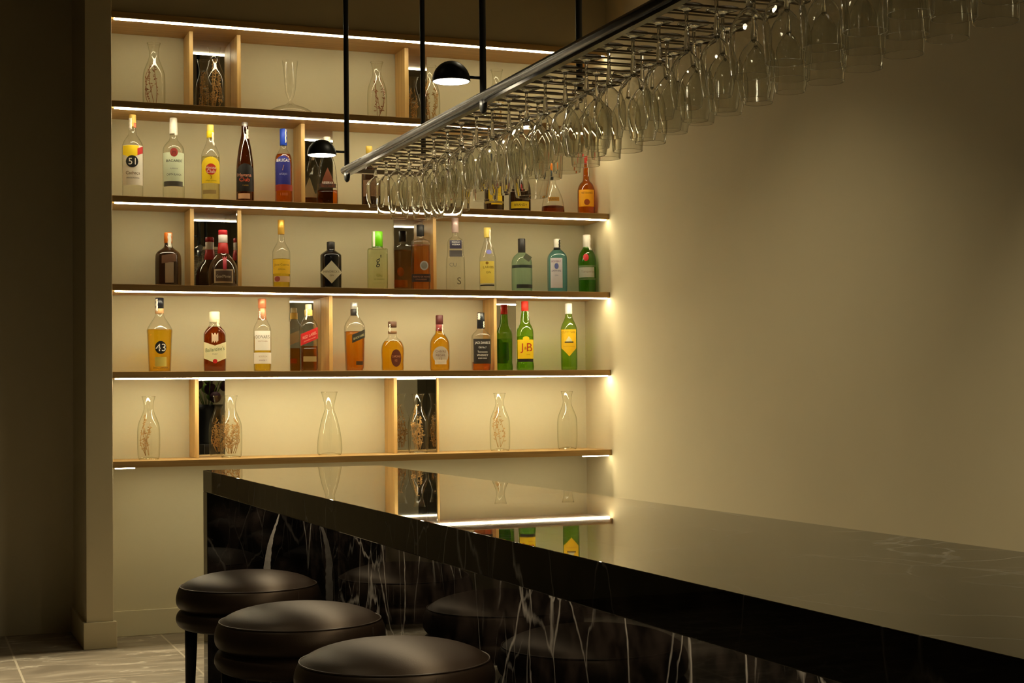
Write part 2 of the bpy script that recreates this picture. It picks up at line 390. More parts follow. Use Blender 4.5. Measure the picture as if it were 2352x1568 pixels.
# ------------------------------------------------------------------ bottles
class Bottle:
    """superellipse-section bottle; labels and lettering follow its surface"""
    def __init__(s, name, label, x, z, prof, glass, rz=None, y=6.29, n=2, dr=1.0, shoulder=None, seg=36, group=None, cat='bottle', smooth=2):
        s.rz = -math.atan2(x, y) * .75 if rz is None else rz
        s.root = thing(name, label, cat, (x, y, z + .0003), s.rz, group)
        sh = shoulder if shoulder is not None else 1e9
        pr = []
        for r, zz in smooth_prof(prof, smooth) if smooth else prof:
            k = 0 if zz <= sh else min(1, (zz - sh) / .03)
            pr.append((r, zz, n * (1 - k) + 2 * k, dr * (1 - k) + 1 * k))
        s.prof = pr; s.seg = seg
        MB().lathe(pr, seg).build('glass_body', glass, s.root)
    def at(s, z):
        P = s.prof
        if z <= P[0][1]: return P[0]
        for a, b in zip(P[:-1], P[1:]):
            if a[1] <= z <= b[1] and b[1] > a[1]:
                t = (z - a[1]) / (b[1] - a[1]); return tuple(a[i] * (1 - t) + b[i] * t for i in range(4))
        return P[-1]
    def surf(s, x, z, off):
        r, _, n, d = s.at(z); r += off
        q = min(.985, abs(x) / r)
        xx = max(-r * .985, min(r * .985, x))
        return (xx, -r * d * (1 - q ** n) ** (1 / n), z)
    def liquid(s, mat, level, inset=.0025):
        P = [(max(p[0] - inset, .001), p[1] + (.004 if i == 0 else 0), p[2], p[3]) for i, p in enumerate(s.prof) if p[1] < level]
        P = [p for p in P if p[1] >= .003]
        e = s.at(level); P.append((e[0] - inset, level, e[2], e[3]))
        MB().lathe(P, s.seg).build('liquid', mat, s.root)
        return s
    def cap(s, mat, z0, z1, r0, r1=None, name='cap', label=None):
        r1 = r1 or r0
        o = MB().lathe([(r0 * .9, z0), (r0, z0 + .0015), (r1, z1 - .002), (r1 * .9, z1)], 20).build(name, mat, s.root)
        if label: o['label'] = label
        return s
    def label(s, mat, z0, z1, x0=-.9, x1=.9, shape='rect', tilt=0, off=.0006, name='label', txt=(), cols=26, rows=8):
        """x0,x1 in units of the body radius at the label's middle; z in metres; txt: (string, cx, cz, height, material[, tilt])"""
        r = s.at((z0 + z1) / 2)[0]; mb = MB(); zc = (z0 + z1) / 2; hh = (z1 - z0) / 2
        for i in range(cols + 1):
            u = -1 + 2 * i / cols; x = r * (x0 + (x1 - x0) * (u + 1) / 2)
            if shape == 'rect': lo, hi = z0, z1
            elif shape == 'ellipse':
                k = math.sqrt(max(0, 1 - u * u)); lo, hi = zc - hh * k, zc + hh * k
            elif shape == 'diamond': lo, hi = zc - hh * (1 - abs(u)), zc + hh * (1 - abs(u))
            elif shape == 'arch': lo, hi = z0, z0 + (z1 - z0) * (.72 + .28 * math.sqrt(max(0, 1 - u * u)))
            elif shape == 'point_down': lo, hi = z0 + (z1 - z0) * .3 * abs(u), z1
            elif shape == 'pent': lo, hi = z0 + (z1 - z0) * .22 * abs(u), z1 - (z1 - z0) * .18 * (1 - abs(u))
            elif shape == 'triangle': lo, hi = z0, z0 + (z1 - z0) * (1 - abs(u)) ** .8
            elif shape == 'wavy': lo, hi = z0 + .004 * math.sin(u * 9), z1 + .004 * math.cos(u * 7)
            lo += tilt * x; hi += tilt * x
            for j in range(rows + 1): mb.v.append(s.surf(x, lo + (hi - lo) * j / rows, off))
        for i in range(cols):
            for j in range(rows):
                a = i * (rows + 1) + j; mb.f.append((a, a + rows + 1, a + rows + 2, a + 1)); mb.sm.append(True)
        lab = mb.build(name, mat, s.root)
        for t in txt:
            st, cx, cz, h, m = t[:5]; tl = t[5] if len(t) > 5 else 0; wmax = t[6] if len(t) > 6 else None
            v, f, xa, xb, ya, yb = text_polys(st); k = h / max(.3, (yb - ya))
            kx = k
            if wmax and (xb - xa) * k > wmax: kx = wmax / (xb - xa)
            tb = MB(); rr = s.at(cz)[0]
            for p in v:
                xx = (p[0] - (xa + xb) / 2) * kx + cx * rr; zz = (p[1] - (ya + yb) / 2) * k + cz + tl * (p[0] - (xa + xb) / 2) * kx
                tb.v.append(s.surf(xx, zz, off + .0007))
            tb.f = f; tb.sm = [False] * len(f)
            tb.build('lettering', m, lab)
        return s
    def tagstrip(s, mat, z0, z1, side=1, w=.008, r=None):
        """paper duty seal running down the neck"""
        rr = r or s.at((z0 + z1) / 2)[0] + .0035; mb = MB(); n = 8
        for i in range(n + 1):
            z = z1 + (z0 - z1) * i / n; q = max(rr, s.at(z)[0] + .002)
            a = side * .6
            for da in (-w / q / 2, w / q / 2):
                mb.v.append((q * math.sin(a + da) + side * .001 * math.sin(i * 2.1), -q * math.cos(a + da), z))
        for i in range(n): mb.f.append((2 * i, 2 * i + 1, 2 * i + 3, 2 * i + 2)); mb.sm.append(True)
        o = mb.build('paper_seal', mat, s.root)
        m = o.modifiers.new('thick', 'SOLIDIFY'); m.thickness = .0006
        return s
white = paint(235, 228, 212); black = paint(18, 16, 15); red = paint(190, 22, 20); yellow = paint(240, 205, 20); cream = paint(232, 222, 180)
gold = paint(215, 170, 70, .35, .4); silver = paint(190, 188, 184, .35, .5); gray = paint(120, 115, 105); wtxt = paint(245, 240, 230)
RUM = 'rum and liqueur bottles on the third shelf'; GIN = 'gin and liqueur bottles on the fourth shelf'; WHI = 'whisky and liqueur bottles on the fifth shelf'
z3, z4, z5, z6, z2 = SZ[2], SZ[3], SZ[4], SZ[5], SZ[1]
GL, GG = M['glass'], M['glassg']

# --- third shelf
b = Bottle('liquor_bottle', 'clear bottle with yellow, red and white 51 label, leftmost on the rum shelf', .838, z3,
           [(.036, 0), (.0405, .006), (.041, .05), (.042, .15), (.042, .205), (.040, .228), (.026, .252), (.0145, .268), (.013, .30), (.013, .332)], GL, group=RUM)
b.cap(paint(240, 205, 110), .296, .346, .0145).label(white, .058, .218, -.93, .93, txt=[('Cachaça', 0, .105, .016, paint(120, 90, 60), 0, .055), ('PIRASSUNUNGA', 0, .086, .006, paint(60, 40, 30), 0, .05)])
b.label(yellow, .165, .217, -.93, .55, off=.0010, name='label_band', shape='point_down').label(red, .168, .196, .42, .93, off=.0013, name='label_band', tilt=.5)
b.label(black, .128, .176, -.66, .50, 'ellipse', off=.0016, name='label_disc', txt=[('51', -.08, .152, .026, wtxt)])
b.tagstrip(white, .285, .330, -1, .014).tagstrip(paint(220, 120, 90), .292, .312, 1, .012, .017)
b = Bottle('liquor_bottle', 'clear white rum bottle with a red medallion and white cap', 1.001, z3,
           [(.038, 0), (.043, .006), (.0435, .05), (.0435, .20), (.041, .222), (.028, .240), (.016, .252), (.014, .27), (.014, .30)], GG, group=RUM)
b.cap(white, .276, .342, .0165, .0150).label(paint(214, 222, 190), .062, .196, -.95, .95, txt=[('BACARDÍ', 0, .163, .013, black, 0, .064), ('SUPERIOR', 0, .130, .005, gray), ('CARTA BLANCA', 0, .106, .008, black, 0, .058)])
b.label(paint(150, 50, 40), .178, .214, -.36, .36, 'ellipse', off=.0012, name='label_disc', txt=[('M', 0, .196, .012, paint(90, 20, 18), 0, .02)])
b.label(paint(95, 92, 85, .4, .4), .058, .079, -.9, .8, off=.0012, name='label_band').tagstrip(white, .27, .30, 1, .014)
b = Bottle('liquor_bottle', 'pale gold rum bottle with yellow label and red disc', 1.151, z3,
           [(.034, 0), (.038, .006), (.038, .05), (.038, .185), (.036, .205), (.020, .240), (.0135, .262), (.0135, .30)], GL, group=RUM)
b.liquid(liquid('pale_rum', (.99, .95, .70)), .19)
b.cap(paint(245, 220, 120), .296, .322, .0145).cap(paint(235, 205, 20), .268, .297, .0155, name='collar').label(yellow, .078, .186, -.95, .95, 'arch', txt=[('AÑEJO 3 AÑOS', 0, .088, .007, paint(90, 60, 10), 0, .055), ('3', 0, .102, .013, paint(140, 100, 20))])
b.label(paint(200, 50, 20), .112, .158, -.58, .58, 'ellipse', off=.0012, name='label_disc', txt=[('Havana', 0, .142, .012, wtxt, 0, .040), ('Club', 0, .126, .014, wtxt, 0, .034)])
b.label(paint(150, 130, 80), .034, .050, -.85, .55, off=.0010, name='label_band').tagstrip(white, .235, .29, 1, .010)
b = Bottle('liquor_bottle', 'dark brown long-necked rum bottle with black arched label', 1.293, z3,
           [(.033, 0), (.0365, .006), (.0365, .04), (.036, .13), (.034, .175), (.026, .235), (.016, .28), (.0135, .30), (.0135, .325)], M['g_brown'], group=RUM)
b.cap(silver, .312, .340, .0125).label(paint(20, 14, 10), .050, .165, -.95, .95, 'arch', txt=[('Havana', -.1, .118, .014, paint(235, 160, 130), 0, .055), ('Club', -.1, .099, .016, paint(230, 90, 50), 0, .045), ('7 AÑOS', 0, .075, .006, gold)])
b.label(paint(200, 160, 125), .020, .042, -.8, .5, name='label_band').tagstrip(white, .27, .31, 1, .012)
b = Bottle('liquor_bottle', 'reddish amber rum bottle with blue oval label and blue cap', 1.455, z3,
           [(.033, 0), (.0365, .006), (.0365, .05), (.0365, .185), (.034, .208), (.020, .228), (.013, .240), (.013, .27)], GL, group=RUM)
b.liquid(M['l_red'], .215).cap(paint(30, 70, 190), .252, .322, .0150).label(paint(35, 38, 130), .085, .205, -.95, .75, 'arch', txt=[('BRUGAL', -.1, .186, .013, wtxt, 0, .052), ('AÑEJO', -.1, .128, .012, paint(170, 170, 220), 0, .052), ('/', -.1, .155, .022, paint(200, 150, 120))])
b.label(paint(150, 40, 15), .060, .084, -.95, .95, name='label_band', txt=[('1888', 0, .045, .012, paint(200, 110, 60), 0, .03)]).tagstrip(white, .262, .32, 1, .006)
b = Bottle('liquor_bottle', 'tapered clear bottle of amber spirit beside the small hanging lamp', 1.642, z3,
           [(.042, 0), (.045, .006), (.044, .08), (.036, .17), (.024, .215), (.014, .24), (.013, .275)], GL, n=4, dr=.8, shoulder=.19, group=RUM)
b.liquid(M['l_red'], .070).cap(white, .258, .298, .0150).label(paint(110, 55, 25), .082, .165, -.75, .75, 'triangle', txt=[('RESERVA', 0, .100, .010, wtxt, 0, .045)])
b.label(paint(60, 40, 28), .078, .096, -.8, .8, name='label_band').tagstrip(white, .24, .29, 1, .012)
b = Bottle('liquor_bottle', 'dark brown bottle behind the leftmost hanging glass', 1.826, z3,
           [(.031, 0), (.034, .006), (.034, .15), (.030, .18), (.015, .21), (.013, .25)], M['g_dbrown'], group=RUM)
b.cap(paint(190, 160, 60), .235, .268, .014).label(paint(110, 80, 50), .05, .12, -.8, .8)
b = Bottle('liquor_bottle', 'dark bottle with small red and cream label, half hidden by the glasses', 2.20, z3,
           [(.033, 0), (.037, .006), (.037, .13), (.032, .165), (.015, .20), (.013, .24)], M['g_brown'], group=RUM)
b.cap(black, .225, .26, .014).label(cream, .03, .075, -.9, .9).label(paint(170, 60, 40), .045, .09, -.7, .1, off=.001, name='label_band')
b = Bottle('liquor_bottle', 'dark bottle with yellow label seen through the large balloon glasses', 2.393, z3,
           [(.040, 0), (.045, .006), (.045, .12), (.040, .15), (.018, .19), (.014, .24)], M['g_dbrown'], group=RUM)
b.cap(black, .215, .25, .016).label(yellow, .035, .115, -.35, .75).label(paint(150, 130, 60), .04, .05, -.9, .9, off=.001, name='label_band')
b = Bottle('liquor_bottle', 'squat near-black bottle with red seal and low yellow label', 2.516, z3,
           [(.044, 0), (.049, .006), (.049, .09), (.045, .125), (.024, .165), (.016, .185), (.015, .25)], M['g_dbrown'], group=RUM)
b.cap(paint(20, 20, 40), .205, .265, .018).label(paint(215, 190, 30), .022, .052, -.85, .75, txt=[('BRANDY', 0, .037, .010, black)]).label(paint(170, 35, 35), .095, .125, -.5, .2, 'ellipse', name='label_disc')
b = Bottle('liquor_bottle', 'pear-shaped clear decanter bottle with orange cap', 2.675, z3,
           [(.050, 0), (.053, .010), (.052, .030), (.044, .075), (.028, .115), (.015, .140), (.013, .155), (.0125, .185)], GL, group=RUM)
b.liquid(M['l_dark'], .040).cap(paint(240, 130, 10), .200, .232, .0165).cap(paint(30, 42, 48), .160, .201, .0150, name='collar', label='dark neck sleeve')
b.label(M['l_brown'], .060, .078, -.55, .55, txt=[('BRANDY', 0, .069, .012, paint(90, 60, 30), 0, .045)], name='etched_band')
b = Bottle('liquor_bottle', 'amber brandy bottle with yellow-orange label, rightmost on the rum shelf', 2.838, z3,
           [(.037, 0), (.040, .006), (.040, .10), (.039, .125), (.030, .148), (.016, .160), (.014, .18), (.0125, .25)], GL, group=RUM)
b.liquid(M['l_red'], .235, .002).cap(paint(190, 50, 35), .238, .281, .0145).label(paint(240, 170, 10), .042, .118, -.88, .82, txt=[('VETERANO', 0, .103, .009, paint(120, 60, 10), 0, .05)])
b.label(paint(150, 70, 20), .048, .075, -.35, .30, 'ellipse', off=.001, name='label_disc').tagstrip(white, .18, .25, 1, .005)

# --- fourth shelf
b = Bottle('liquor_bottle', 'square dark brown bottle with orange cap, leftmost on the gin shelf', .978, z4,
           [(.044, 0), (.0475, .006), (.0475, .115), (.044, .140), (.026, .156), (.015, .165), (.0145, .20)], M['g_dbrown'], rz=-.42, n=4.5, shoulder=.13, group=GIN)
b.cap(paint(225, 120, 20), .178, .222, .0165).label(paint(150, 128, 100), .015, .098, .0, .72).label(paint(105, 70, 45), .095, .128, -.3, .9, off=.001, name='label_band', tilt=.15)
b.tagstrip(white, .160, .218, 1, .016)
b = Bottle('liquor_bottle', 'squat round near-black bottle with red neck ribbon and tan label', 1.196, z4,
           [(.053, 0), (.0585, .008), (.061, .05), (.058, .085), (.044, .115), (.026, .132), (.020, .150), (.0165, .185), (.0155, .21)], M['g_dbrown'], group=GIN, y=6.268)
b.cap(paint(185, 20, 35), .216, .236, .0185).cap(paint(222, 210, 205), .183, .217, .0185, name='neck_seal').cap(paint(175, 25, 20), .128, .184, .0250, .0185, name='ribbon', label='red neck ribbon')
b.label(paint(178, 160, 130), .016, .072, -.62, .62, txt=[]).label(paint(78, 58, 42), .022, .066, -.54, .54, off=.0010, name='label_panel', txt=[('Grand Marnier', 0, .043, .012, paint(225, 210, 180), 0, .058)])
b.label(paint(170, 30, 50), .070, .122, -.06, .22, 'wavy', off=.0018, name='wax_seal')
b = Bottle('liquor_bottle', 'tequila bottle half full of gold liquid with a gold cap', 1.443, z4,
           [(.033, 0), (.037, .006), (.037, .15), (.036, .160), (.022, .185), (.014, .200), (.0125, .235)], GL, group=GIN)
b.liquid(M['l_yellow'], .125).cap(gold, .228, .288, .0140).label(paint(225, 180, 30), .062, .122, -.95, .95, txt=[('Jose Cuervo', 0, .098, .011, paint(90, 60, 15), 0, .06), ('ESPECIAL', 0, .080, .006, paint(120, 80, 20), 0, .03)])
b.label(paint(205, 170, 130), .028, .052, -.85, .9, name='label_band').label(paint(150, 70, 60), .029, .051, -.8, -.2, 'ellipse', off=.001, name='label_disc')
b = Bottle('liquor_bottle', 'black apothecary gin bottle with a pale diamond label', 1.655, z4,
           [(.041, 0), (.045, .005), (.045, .142), (.043, .150), (.024, .163), (.0165, .168), (.0165, .18)], M['g_black'], group=GIN)
b.cap(paint(30, 24, 22), .166, .203, .0170).label(paint(178, 170, 142), .024, .120, -1.0, 1.0, 'diamond', txt=[("HENDRICK'S", 0, .074, .009, paint(70, 62, 48), 0, .066), ('GIN', 0, .058, .007, paint(70, 62, 48))])
b = Bottle('liquor_bottle', 'square pale green gin bottle with bright lime cap', 1.859, z4,
           [(.039, 0), (.0425, .004), (.0425, .172), (.0405, .178), (.020, .180), (.020, .19)], M['g_lime'], n=7, shoulder=.18, group=GIN, smooth=1)
b.cap(paint(120, 215, 20, .35), .186, .252, .0235, .0225).cap(GL, .176, .190, .024, name='neck_ring').label(white, .186, .250, -1.05, -.55, off=.003, name='paper_seal')
b.label(M['g_lime'], .060, .070, -.2, .2, name='etched_line', txt=[("g'", .05, .122, .050, black, .25, .022), ('GIN', .1, .060, .010, paint(120, 130, 60)), ('DE FRANCE', .1, .045, .006, paint(120, 130, 60))])
b = Bottle('liquor_bottle', 'square pink-orange gin bottle with black cap and silver medallion', 2.052, z4,
           [(.037, 0), (.0405, .004), (.0405, .205), (.038, .217), (.018, .224), (.013, .23), (.013, .25)], GL, n=6, shoulder=.215, group=GIN)
b.liquid(M['l_rose'], .20).cap(paint(28, 26, 26), .238, .287, .0165).label(paint(48, 30, 26), .038, .072, -1, 1, txt=[('PUERTO DE INDIAS', 0, .060, .007, paint(180, 130, 100), 0, .07), ('STRAWBERRY', 0, .048, .006, paint(170, 120, 90), 0, .05)])
b.label(silver, .088, .128, -.15, .75, 'ellipse', name='medallion').label(gray, .094, .122, -.02, .62, 'ellipse', off=.0012, name='medallion_centre')
b = Bottle('liquor_bottle', 'tall clear square vodka bottle with small navy label at its top', 2.211, z4,
           [(.038, 0), (.041, .004), (.040, .145), (.034, .165), (.034, .215), (.030, .228), (.014, .238), (.0125, .25), (.0125, .27)], GL, n=5, shoulder=.225, group=GIN)
b.cap(paint(205, 180, 175, .3, .3), .258, .323, .0150).label(paint(45, 38, 60), .185, .222, -.8, .75, txt=[('PREMIUM', 0, .213, .006, wtxt, 0, .04), ('VODKA', 0, .203, .007, wtxt)])
b.label(paint(70, 64, 62), .150, .178, -.8, .75, name='label_band').label(GG, .10, .11, -.5, .5, name='etched_line', txt=[('CU', -.35, .115, .016, gray), ('S', .3, .045, .030, paint(95, 85, 60))])
b = Bottle('liquor_bottle', 'clear gin bottle with tall yellow label and yellow cap', 2.361, z4,
           [(.033, 0), (.037, .006), (.037, .14), (.033, .168), (.018, .215), (.014, .23), (.013, .255)], GL, group=GIN)
b.cap(paint(238, 215, 110), .240, .284, .0155).label(paint(236, 214, 95), .038, .135, -.95, .70, txt=[('LARIOS', 0, .108, .010, paint(130, 95, 20), 0, .05), ('GIN', 0, .085, .009, paint(130, 95, 20))])
b.label(black, .026, .032, -.95, .70, name='label_band').label(paint(150, 110, 20), .120, .132, -.35, .02, 'ellipse', off=.001, name='label_disc').tagstrip(white, .195, .275, 1, .008)
b.label(paint(120, 120, 190), .165, .185, -.3, .5, 'ellipse', name='neck_label')
b = Bottle('liquor_bottle', 'round-shouldered teal gin bottle with a hanging paper tag', 2.522, z4,
           [(.042, 0), (.046, .006), (.046, .125), (.043, .150), (.030, .168), (.017, .176), (.0145, .19)], M['g_teal'], group=GIN)
b.cap(paint(48, 46, 46), .180, .240, .0165).label(paint(38, 50, 44), .108, .121, -.98, .98, name='label_band').label(paint(40, 46, 42), .018, .035, -.6, .98, name='label_band')
o = MB().box((-.002, -.040, .148), (.030, -.0385, .172)).build('paper_tag', paint(95, 98, 78), b.root); o.rotation_euler = (0, math.radians(35), 0); o.location = (-.082, -.004, .030)
MB().tube([(.016 * math.cos(a), .016 * math.sin(a) - .001, .180) for a in [k * PI / 8 for k in range(17)]], .0008, 6).build('tag_string', paint(60, 55, 45), b.root)
b = Bottle('liquor_bottle', 'square sky-blue gin bottle with long white label', 2.692, z4,
           [(.038, 0), (.042, .004), (.0425, .150), (.039, .172), (.024, .190), (.015, .198), (.0135, .21)], M['g_blue'], rz=-.25, n=4.5, shoulder=.165, group=GIN)
b.cap(white, .200, .243, .0150).label(paint(210, 205, 210), .022, .155, -.85, .40, txt=[('BOMBAY', -.25, .140, .009, paint(120, 60, 110), 0, .042), ('SAPPHIRE', -.25, .098, .008, paint(60, 60, 110), 0, .042), ('GIN', -.25, .078, .006, paint(120, 120, 160))])
b.label(paint(90, 100, 160), .106, .132, -.45, 0, 'ellipse', off=.001, name='label_disc').cap(black, .196, .206, .0155, name='collar').tagstrip(black, .205, .24, 1, .008)
b = Bottle('liquor_bottle', 'green gin bottle with red seal and white paper neck wrap', 2.838, z4,
           [(.036, 0), (.0395, .006), (.0395, .128), (.0415, .134), (.041, .152), (.036, .180), (.022, .200), (.017, .208), (.0165, .23)], M['g_dgreen'], group=GIN)
b.cap(white, .206, .266, .0175).label(paint(188, 186, 168), .072, .118, -.95, .75, txt=[('Tanqueray', 0, .097, .013, paint(140, 120, 105), 0, .06)]).label(paint(120, 140, 90), .120, .126, -.95, .9, name='label_band')
b.label(red, .145, .178, -.55, .10, 'ellipse', off=.0025, name='wax_seal').label(paint(120, 140, 90), .062, .067, -.95, .9, name='label_band').tagstrip(white, .195, .25, 1, .014)

# --- fifth shelf
b = Bottle('liquor_bottle', 'golden liqueur bottle with black 43 disc, leftmost on the whisky shelf', .942, z5,
           [(.042, 0), (.0445, .005), (.050, .155), (.0515, .166), (.050, .174), (.032, .205), (.018, .224), (.0165, .25)], GL, group=WHI, smooth=1)
b.liquid(M['l_gold'], .172).cap(paint(35, 36, 44, .3, .3), .256, .300, .0172).cap(paint(205, 160, 110), .236, .257, .0175, name='neck_band').label(black, .072, .124, -.42, .52, 'ellipse', txt=[('43', .05, .098, .030, wtxt)])
b.label(paint(200, 185, 90), .022, .060, -.45, .55, name='label_panel', txt=[('DIEGO ZAMORA', .05, .017, .007, black, 0, .058)]).tagstrip(white, .245, .295, -1, .009)
b = Bottle('liquor_bottle', 'flat dark whisky bottle with cream pointed label and cream cap', 1.164, z5,
           [(.042, 0), (.0455, .005), (.0455, .150), (.042, .165), (.022, .190), (.0185, .198), (.0185, .21)], GL, n=5, dr=.62, shoulder=.165, group=WHI, smooth=1)
b.liquid(M['l_dark'], .185).cap(paint(242, 235, 200), .200, .246, .0210).label(paint(226, 218, 170), .036, .122, -1.0, 1.0, 'pent', txt=[("Ballantine's", 0, .092, .016, paint(95, 115, 70), .12, .076), ('FINEST', 0, .072, .005, gray, 0, .06)])
b.label(paint(200, 175, 145), .122, .155, -.30, .30, 'wavy', name='crest').label(red, .034, .052, -.20, .20, 'ellipse', off=.0014, name='wax_seal').tagstrip(cream, .185, .215, 1, .012)
b = Bottle('liquor_bottle', 'slim whisky bottle with two white labels and a copper cap', 1.361, z5,
           [(.033, 0), (.0365, .005), (.0365, .165), (.035, .185), (.022, .208), (.0165, .225), (.013, .26)], GL, group=WHI)
b.liquid(M['l_yellow'], .148).cap(paint(222, 140, 100, .35, .3), .262, .302, .0170).cap(paint(215, 150, 110, .4, .2), .215, .263, .0175, .0145, name='neck_foil')
b.label(white, .087, .168, -.88, .88, txt=[("DEWAR'S", 0, .143, .013, paint(110, 95, 75), 0, .056), ('WHITE LABEL', 0, .125, .005, paint(170, 120, 60), 0, .04)]).label(white, .032, .078, -.97, .97, name='label_band', txt=[('SCOTCH', 0, .062, .006, paint(170, 140, 90)), ('WHISKY', 0, .046, .006, paint(150, 110, 110))])
b.tagstrip(white, .22, .25, -1, .006)
b = Bottle('liquor_bottle', 'square whisky bottle with slanted red label beside an oak divider', 1.556, z5,
           [(.033, 0), (.0365, .004), (.0365, .180), (.034, .200), (.020, .222), (.0145, .235), (.014, .25)], GL, rz=-.12, n=5.5, shoulder=.185, group=WHI, y=6.285)
b.liquid(M['l_brown'], .105).cap(paint(238, 228, 190), .258, .281, .0135).cap(paint(236, 205, 110), .232, .259, .0165, name='neck_band').label(paint(188, 22, 18), .122, .170, -1.0, 1.0, tilt=.42, txt=[('RED LABEL', 0, .150, .012, paint(235, 170, 150), .42, .058), ('JOHNNIE WALKER', 0, .132, .006, paint(235, 170, 150), .42, .05)])
b.label(paint(155, 130, 80), .040, .062, -.75, .75, name='label_band').tagstrip(white, .215, .26, -1, .008)
b = Bottle('liquor_bottle', 'square whisky bottle with slanted black label, right of the oak divider', 1.755, z5,
           [(.034, 0), (.0365, .004), (.0415, .178), (.039, .200), (.022, .228), (.0145, .242), (.014, .26)], GL, rz=-.1, n=5.5, shoulder=.19, group=WHI)
b.liquid(M['l_brown'], .168).cap(paint(200, 198, 190, .3, .4), .262, .291, .0150).cap(paint(40, 36, 34), .236, .263, .0160, name='collar').label(paint(45, 42, 28), .125, .160, -.42, 1.0, tilt=.42, txt=[('BLACK LABEL', .3, .145, .009, paint(190, 180, 130), .42, .046)])
b.label(paint(70, 50, 25), .026, .042, .0, .8, name='label_band').tagstrip(white, .225, .27, 1, .008)
b = Bottle('liquor_bottle', 'short rounded amber malt bottle with a brown oval label', 1.923, z5,
           [(.044, 0), (.048, .004), (.047, .045), (.050, .085), (.046, .115), (.030, .135), (.0185, .143), (.0175, .165)], GL, n=2.6, dr=.75, shoulder=.12, group=WHI)
b.liquid(M['l_amber'], .128).cap(paint(95, 62, 42), .186, .212, .0185).cap(paint(135, 100, 65), .160, .172, .0190, name='neck_band').label(paint(90, 40, 20), .018, .092, -.20, .72, 'ellipse', txt=[('CARDHU', .26, .062, .009, paint(200, 140, 100), 0, .036), ('12', .26, .045, .009, paint(200, 140, 100))])
b.tagstrip(white, .165, .20, -1, .005)
b = Bottle('liquor_bottle', 'round-shouldered amber whisky bottle with silver label and maroon cap', 2.135, z5,
           [(.039, 0), (.0435, .005), (.0435, .105), (.041, .130), (.028, .152), (.020, .160), (.0175, .180), (.0135, .19)], GL, group=WHI)
b.liquid(M['l_amber'], .178).cap(paint(88, 34, 32), .200, .241, .0160).cap(paint(150, 60, 55), .172, .201, .0155, name='neck_foil').label(paint(172, 160, 140), .030, .105, -.75, .82, 'ellipse', txt=[('CHIVAS', .03, .083, .010, paint(100, 70, 60), 0, .045), ('REGAL', .03, .067, .010, paint(100, 70, 60), 0, .045), ('12', .03, .052, .009, paint(100, 70, 60))])
b.label(paint(205, 195, 175), .028, .048, -.55, .6, name='label_band').tagstrip(white, .155, .20, 1, .005)
b = Bottle('liquor_bottle', 'square whiskey bottle with black and white label and black cap', 2.326, z5,
           [(.037, 0), (.040, .004), (.040, .145), (.036, .160), (.020, .176), (.0155, .186), (.0155, .20)], GL, rz=-.2, n=5.5, shoulder=.155, group=WHI, smooth=1)
b.liquid(M['l_red'], .038).cap(paint(34, 36, 40, .3, .2), .184, .254, .0178, .0160).label(paint(40, 36, 30), .030, .138, -.96, .96, txt=[('JACK DANIEL\'S', 0, .120, .013, wtxt, 0, .066), ('Old No.7', 0, .101, .008, wtxt, 0, .034), ('Tennessee', 0, .082, .008, wtxt, 0, .044), ('WHISKEY', 0, .067, .009, wtxt, 0, .05), ('SOUR MASH', 0, .054, .005, wtxt, 0, .05)])
b.tagstrip(white, .222, .25, -1, .012).tagstrip(white, .188, .215, 1, .006)
b = Bottle('liquor_bottle', 'green whisky bottle with red cap and yellow label lettered in red', 2.534, z5,
           [(.0355, 0), (.0385, .006), (.0385, .028), (.0355, .040), (.0365, .06), (.0380, .165), (.034, .188), (.022, .208), (.0195, .225), (.0150, .265)], M['g_green'], group=WHI)
b.liquid(M['l_green'], .15).cap(paint(215, 45, 25), .262, .306, .0160).label(yellow, .052, .136, -.95, .95, txt=[('J', -.50, .098, .042, paint(185, 35, 20)), ('B', .44, .102, .036, paint(185, 35, 20)), ('&', -.06, .098, .012, paint(185, 35, 20)), ('RARE', .3, .070, .005, paint(200, 120, 20))])
b.label(yellow, .130, .150, -.38, .42, 'ellipse', name='label_crest').label(black, .038, .052, -.9, .9, name='label_band').tagstrip(paint(200, 220, 180), .22, .26, 1, .006)
b = Bottle('liquor_bottle', 'pale green whisky bottle with white cap and ship label, rightmost on its shelf', 2.745, z5,
           [(.034, 0), (.037, .006), (.037, .175), (.035, .195), (.024, .220), (.0165, .235), (.0140, .26)], M['g_green2'], group=WHI)
b.liquid(M['l_green'], .17).cap(paint(245, 242, 232), .252, .299, .0162).label(paint(238, 190, 20), .062, .182, -.95, .80, 'point_down', txt=[('CUTTY SARK', -.08, .170, .010, paint(150, 110, 20), 0, .06), ('SCOTS WHISKY', -.08, .106, .005, paint(190, 130, 20), 0, .05)])
b.label(paint(215, 205, 160), .128, .152, -.5, .3, 'triangle', off=.0012, name='ship_sails').label(paint(70, 55, 25), .122, .128, -.6, .45, off=.0012, name='ship_hull')

